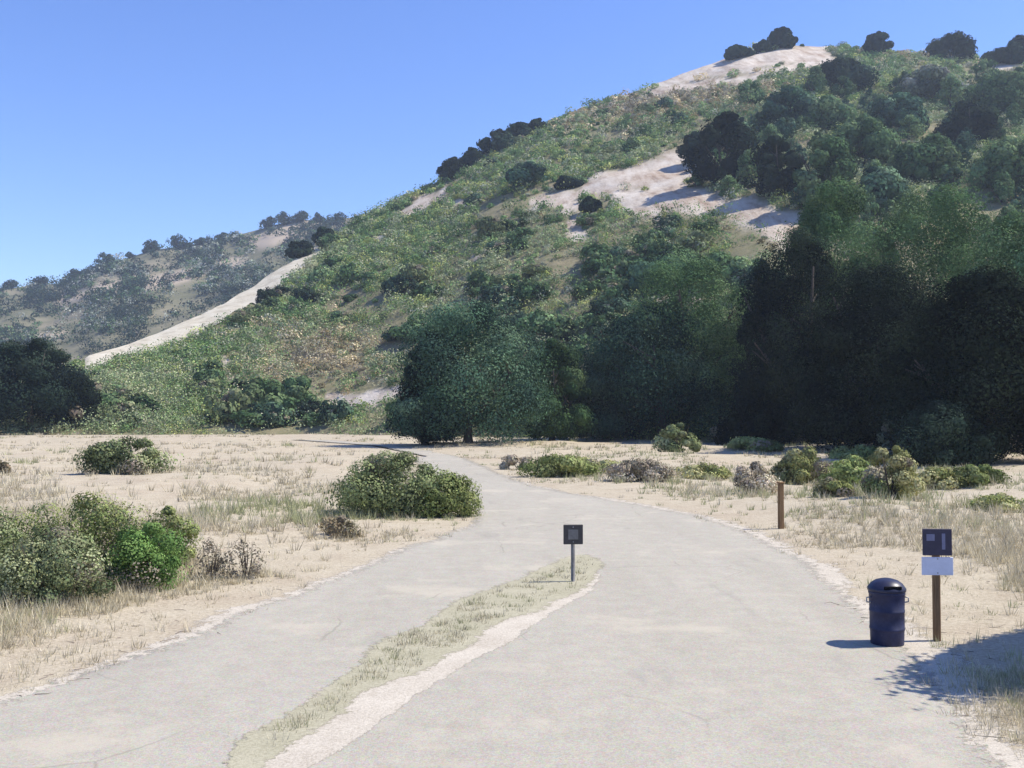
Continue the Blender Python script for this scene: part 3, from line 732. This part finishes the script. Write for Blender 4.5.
# ------------------------------------------------------------------ dry grass
def tufts(N, seed):
    rs = np.random.default_rng(seed)
    px = rs.uniform(-220, 1250, N); py = 430 + (800 - 430) * rs.random(N)
    P = ground_at(px, py)
    k = P[:, 1] < 165; P = P[k]; py = py[k]
    d = road_dist(P); inm = pip(P, med_poly)
    dens = .08 + 1.1 * smooth(.44, .62, fbm(P[:, 0] * .25, P[:, 1] * .25, 61, 5))
    for bx_, by_, rx_, ry_ in BASES:
        e_ = ((P[:, 0] - bx_) / (rx_ + .35)) ** 2 + ((P[:, 1] - by_) / (ry_ + .5)) ** 2; dens = np.where(e_ < 1.25, 1., dens)
    ok = ((d > .25) & (rs.random(len(P)) < dens * smooth(.0, 2.2, d))) | (inm & (rs.random(len(P)) < smooth(7.5, 15, P[:, 1]) * .6 + .12) & (rs.random(len(P)) < .3 + .6 * smooth(.4, .6, fbm(P[:, 0] * .9, P[:, 1] * .9, 62, 3))))
    P = P[ok]; d = d[ok]; inm = inm[ok]; n = len(P)
    z = gz(P[:, 0], P[:, 1], d) + np.where(inm, .013, 0)
    B = 11; idx = np.repeat(np.arange(n), B); M = len(idx)
    dep = P[idx, 1]
    hgt = np.where(inm, rs.uniform(.03, .12, n), (.07 + .32 * rs.random(n) ** 2) * (.6 + .8 * smooth(1, 6, d)))[idx] * rs.uniform(.5, 1.2, M)
    wd = np.maximum(.007, dep * .0008) * rs.uniform(.7, 1.4, M)
    a = rs.uniform(0, 6.283, M); sp = rs.uniform(0, 1, M) * np.maximum(.12, dep * .004)
    bx = P[idx, 0] + np.cos(a) * sp; by = P[idx, 1] + np.sin(a) * sp; bz = z[idx] - .02
    tw = rs.uniform(0, 6.283, M); ln = hgt * rs.uniform(.1, .7, M)
    ux, uy = np.cos(tw) * wd * .5, np.sin(tw) * wd * .5
    v = np.stack([np.stack([bx - ux, by - uy, bz], 1), np.stack([bx + ux, by + uy, bz], 1), np.stack([bx + np.cos(a) * ln, by + np.sin(a) * ln, bz + hgt], 1)], 1).reshape(-1, 3)
    pal = np.array([(.64, .58, .41), (.58, .51, .35), (.68, .62, .47), (.48, .42, .29), (.40, .41, .23)])
    zc = fbm(P[:, 0] * .12, P[:, 1] * .12, 99, 3) + rs.normal(size=n) * .08
    ci = np.where((zc > .68) | ((P[:, 0] > 2) & (P[:, 1] > 32) & (rs.random(n) < .5)), 4, rs.integers(0, 4, n)); ci = np.where(inm & (rs.random(n) < .35), 4, ci)
    c = (pal[ci] * np.where(inm, .85, 1.)[:, None])[idx] * rs.uniform(.75, 1.2, (M, 1))
    o = mk('dry_grass', v, np.arange(M * 3, dtype=np.int32).reshape(-1, 3), GRASS, None, np.repeat(c, 3, 0))
    o['kind'] = 'stuff'; o['label'] = 'straw-coloured dry grass on the fields and verges'; o['category'] = 'grass'
tufts(80000, 900)
# loose stones along the road edges
def stones(N, seed):
    rs = np.random.default_rng(seed); L = np.vstack([right_c[:-2], left_c[:-2], med_poly]); L = L[(L[:, 1] > 5) & (L[:, 1] < 40)]
    p = L[rs.integers(0, len(L), N)] + rs.normal(size=(N, 2)) * .45
    dd = road_dist(p); z0 = gz(p[:, 0], p[:, 1], dd)
    base = np.array([(1, 0, 0), (-1, 0, 0), (0, 1, 0), (0, -1, 0), (0, 0, 1), (0, 0, -.4)], float); fc = np.array([(0, 2, 4), (2, 1, 4), (1, 3, 4), (3, 0, 4), (2, 0, 5), (1, 2, 5), (3, 1, 5), (0, 3, 5)])
    s = rs.uniform(.008, .022, N) * (1 + 1.2 * (rs.random(N) > .96))
    an = rs.uniform(0, 6.28, N); v = base[None] * (s[:, None, None] * rs.uniform(.6, 1.2, (N, 6, 1)))
    x = v[..., 0] * np.cos(an)[:, None] - v[..., 1] * np.sin(an)[:, None]; y = v[..., 0] * np.sin(an)[:, None] + v[..., 1] * np.cos(an)[:, None]
    V = np.stack([x + p[:, :1], y + p[:, 1:], v[..., 2] * .7 + z0[:, None] + .012], -1).reshape(-1, 3)
    f = (fc[None] + (np.arange(N) * 6)[:, None, None]).reshape(-1, 3)
    o = mk('loose_gravel', V, f, SHOULDER); o['kind'] = 'stuff'
stones(2200, 55)
def twigs(N, seed):
    rs = np.random.default_rng(seed); b = MB(); k = 0
    while k < N:
        P = ground_at(rs.uniform(-100, 1120), rs.uniform(480, 790))
        d = float(road_dist(P[None])[0])
        if d < .15: continue
        z = float(gz(P[0], P[1])[0]) + .012; a = rs.uniform(0, 6.28); L = rs.uniform(.06, .28); q = Vector((P[0], P[1], z)); u = Vector((math.cos(a), math.sin(a), rs.uniform(-.02, .12)))
        m_ = q + u * L * .5 + Vector(rs.normal(size=3) * L * .08); m_.z = max(m_.z, z)
        b.tube([q, m_, q + u * L + Vector((rs.normal() * L * .15, rs.normal() * L * .15, 0))], [.005, .004, .002], 4); k += 1
    o = b.build('twig_litter', GREYWOOD); o['kind'] = 'stuff'
twigs(260, 66)

# ------------------------------------------------------------------ trail furniture
# rubbish bin
g = at_ground(894, 648); s = PXM(g[1])
t = thing('rubbish_bin', 'dark navy blue round rubbish bin with a lid at the road edge', 'bin', (g[0], g[1] + .26, g[2]))
b = MB(); r = .255
prof = [(r * .9, 0.0), (r * .93, .015), (r * .95, .2), (r * .965, .22), (r * .985, .225), (r * .985, .255), (r * .965, .26), (r * .97, .48), (r * .99, .485), (r * .99, .515), (r * .97, .52), (r, .74), (r * 1.03, .75), (r * 1.03, .785), (r, .79)]
b.lathe(prof, 40).build('body', NAVY, t, True)
MB().lathe([(r * 1.06, .79), (r * 1.08, .80), (r * 1.08, .83), (r * 1.02, .85), (r * .88, .90), (r * .62, .945), (r * .3, .968), (.01, .972)], 40).build('lid', NAVYLID, t, True)
MB().box((0, -r * .965, .862), (.26, .03, .055), .008).build('painted_gap', BLACK, t)  # near-black box standing in for the dark inside the lid opening
MB().tube([(-r * 1.0, -.03, .62), (-r * 1.22, -.03, .63), (-r * 1.22, -.03, .69), (-r * 1.0, -.03, .7)], [.012] * 4, 8).build('handle', GALV, t, True)
MB().tube([(r * 1.0, -.03, .62), (r * 1.22, -.03, .63), (r * 1.22, -.03, .69), (r * 1.0, -.03, .7)], [.012] * 4, 8).build('handle', GALV, t, True)
# trail sign
g = at_ground(937, 641)
t = thing('trail_sign', 'brown wooden sign post with a dark panel above a white panel beside the bin', 'sign', g, R(-4))
MB().box((0, 0, .65), (.1, .09, 1.74), .012).build('post', WOOD, t)
p = MB().box((0, -.06, 1.49), (.43, .022, .40), .006).build('dark_panel', PANELDK, t)
mbx = MB()
for x, z, w, hh in ((-.10, 1.56, .12, .10), (.09, 1.50, .05, .24)): mbx.box((x, -.0735, z), (w, .005, hh), .001)
mbx.build('panel_mark', MARK, p)
p = MB().box((0, -.06, 1.13), (.46, .022, .27), .006).build('white_panel', PANELLT, t)
for z in (1.24, 1.03): MB().tube([(0, -.068, z), (0, -.078, z)], [.012, .01], 10).build('bolt', GALV, p)
# marker on the tip of the median
g = at_ground(573, 582)
t = thing('trail_marker', 'slim grey post with a small square dark sign on the median tip', 'sign', g, R(3))
MB().tube([(0, 0, -.2), (0, 0, .5), (0, 0, 1.12)], [.042, .042, .04], 12).build('post', DULLMETAL, t, True)
p = MB().box((0, -.05, .97), (.40, .02, .40), .012).build('sign_panel', MARKDK, t)
MB().box((0, -.0635, .97), (.2, .005, .2), .001).build('panel_mark', DULLMETAL, p)
for z in (1.12, .82): MB().tube([(0, -.058, z), (0, -.07, z)], [.012, .01], 10).build('bolt', GALV, p)
# weathered post on the right verge
g = at_ground(781, 529)
t = thing('wooden_post', 'short weathered brown timber post on the right verge below the grove', 'post', g, R(12))
MB().box((0, 0, .6), (.15, .15, 1.5), .02).build('shaft', WOOD, t)
MB().box((0, 0, 1.37), (.18, .18, .05), .015).build('cap', WOOD, t)
# tree just beside the view whose crown shades the verge
oak('oak_tree', 'oak beside the trail sign, its shadow lying on the verge', 'tree', (12.3, 15.35, 0), 5.6, 8.2, 1.9, 'oak', 110000, .14, 60, None, .55, rz=R(33), rs=np.random.default_rng(61), r0=.31)

# ------------------------------------------------------------------ air, sky, sun
HZ = 2620.
m, nt, out = newmat('haze')
pv = nt.nodes.new('ShaderNodeVolumePrincipled'); pv.inputs['Color'].default_value = (.72, .84, 1, 1); pv.inputs['Density'].default_value = .00021; pv.inputs['Anisotropy'].default_value = .2
nt.links.new(pv.outputs[0], out.inputs['Volume'])
zl, zh = -12., 245.
v = np.array([(x, y, z) for z in (zl, zh) for y in (-HZ, HZ) for x in (-HZ, HZ)])
o = mk('haze', v, [(0, 2, 3, 1), (4, 5, 7, 6), (0, 1, 5, 4), (2, 6, 7, 3), (0, 4, 6, 2), (1, 3, 7, 5)], m); o['kind'] = 'stuff'

EL, AZ = 52., 85.          # sun height and compass bearing clockwise from the view direction
w = bpy.data.worlds.new('World'); SC.world = w; w.use_nodes = True
nt = w.node_tree; bg = nt.nodes['Background']
sk = nt.nodes.new('ShaderNodeTexSky'); sk.sky_type = 'NISHITA'; sk.sun_disc = False
sk.sun_elevation = R(EL); sk.sun_rotation = R(AZ); sk.altitude = 0; sk.air_density = 1.0; sk.dust_density = .1; sk.ozone_density = 5.0
hs = nt.nodes.new('ShaderNodeHueSaturation'); hs.inputs['Saturation'].default_value = 1.15; hs.inputs['Hue'].default_value = .516
nt.links.new(sk.outputs[0], hs.inputs['Color']); nt.links.new(hs.outputs[0], bg.inputs[0]); bg.inputs[1].default_value = .15
sd = bpy.data.lights.new('sun', 'SUN'); sd.energy = 5.0; sd.angle = R(.55); sd.color = (1, .935, .82)
so = bpy.data.objects.new('sun', sd); COL.objects.link(so)
dv = Vector((math.cos(R(EL)) * math.sin(R(AZ)), math.cos(R(EL)) * math.cos(R(AZ)), math.sin(R(EL))))
so.rotation_euler = dv.to_track_quat('Z', 'Y').to_euler(); so.location = dv * 200

SC.render.engine = 'CYCLES'
SC.cycles.use_denoising = True
SC.cycles.max_bounces = 6; SC.cycles.diffuse_bounces = 3; SC.cycles.transmission_bounces = 3; SC.cycles.volume_bounces = 0
vs_ = SC.view_settings; vs_.view_transform = 'Standard'; vs_.look = 'None'; vs_.exposure = .6; vs_.gamma = 1; vs_.use_curve_mapping = False
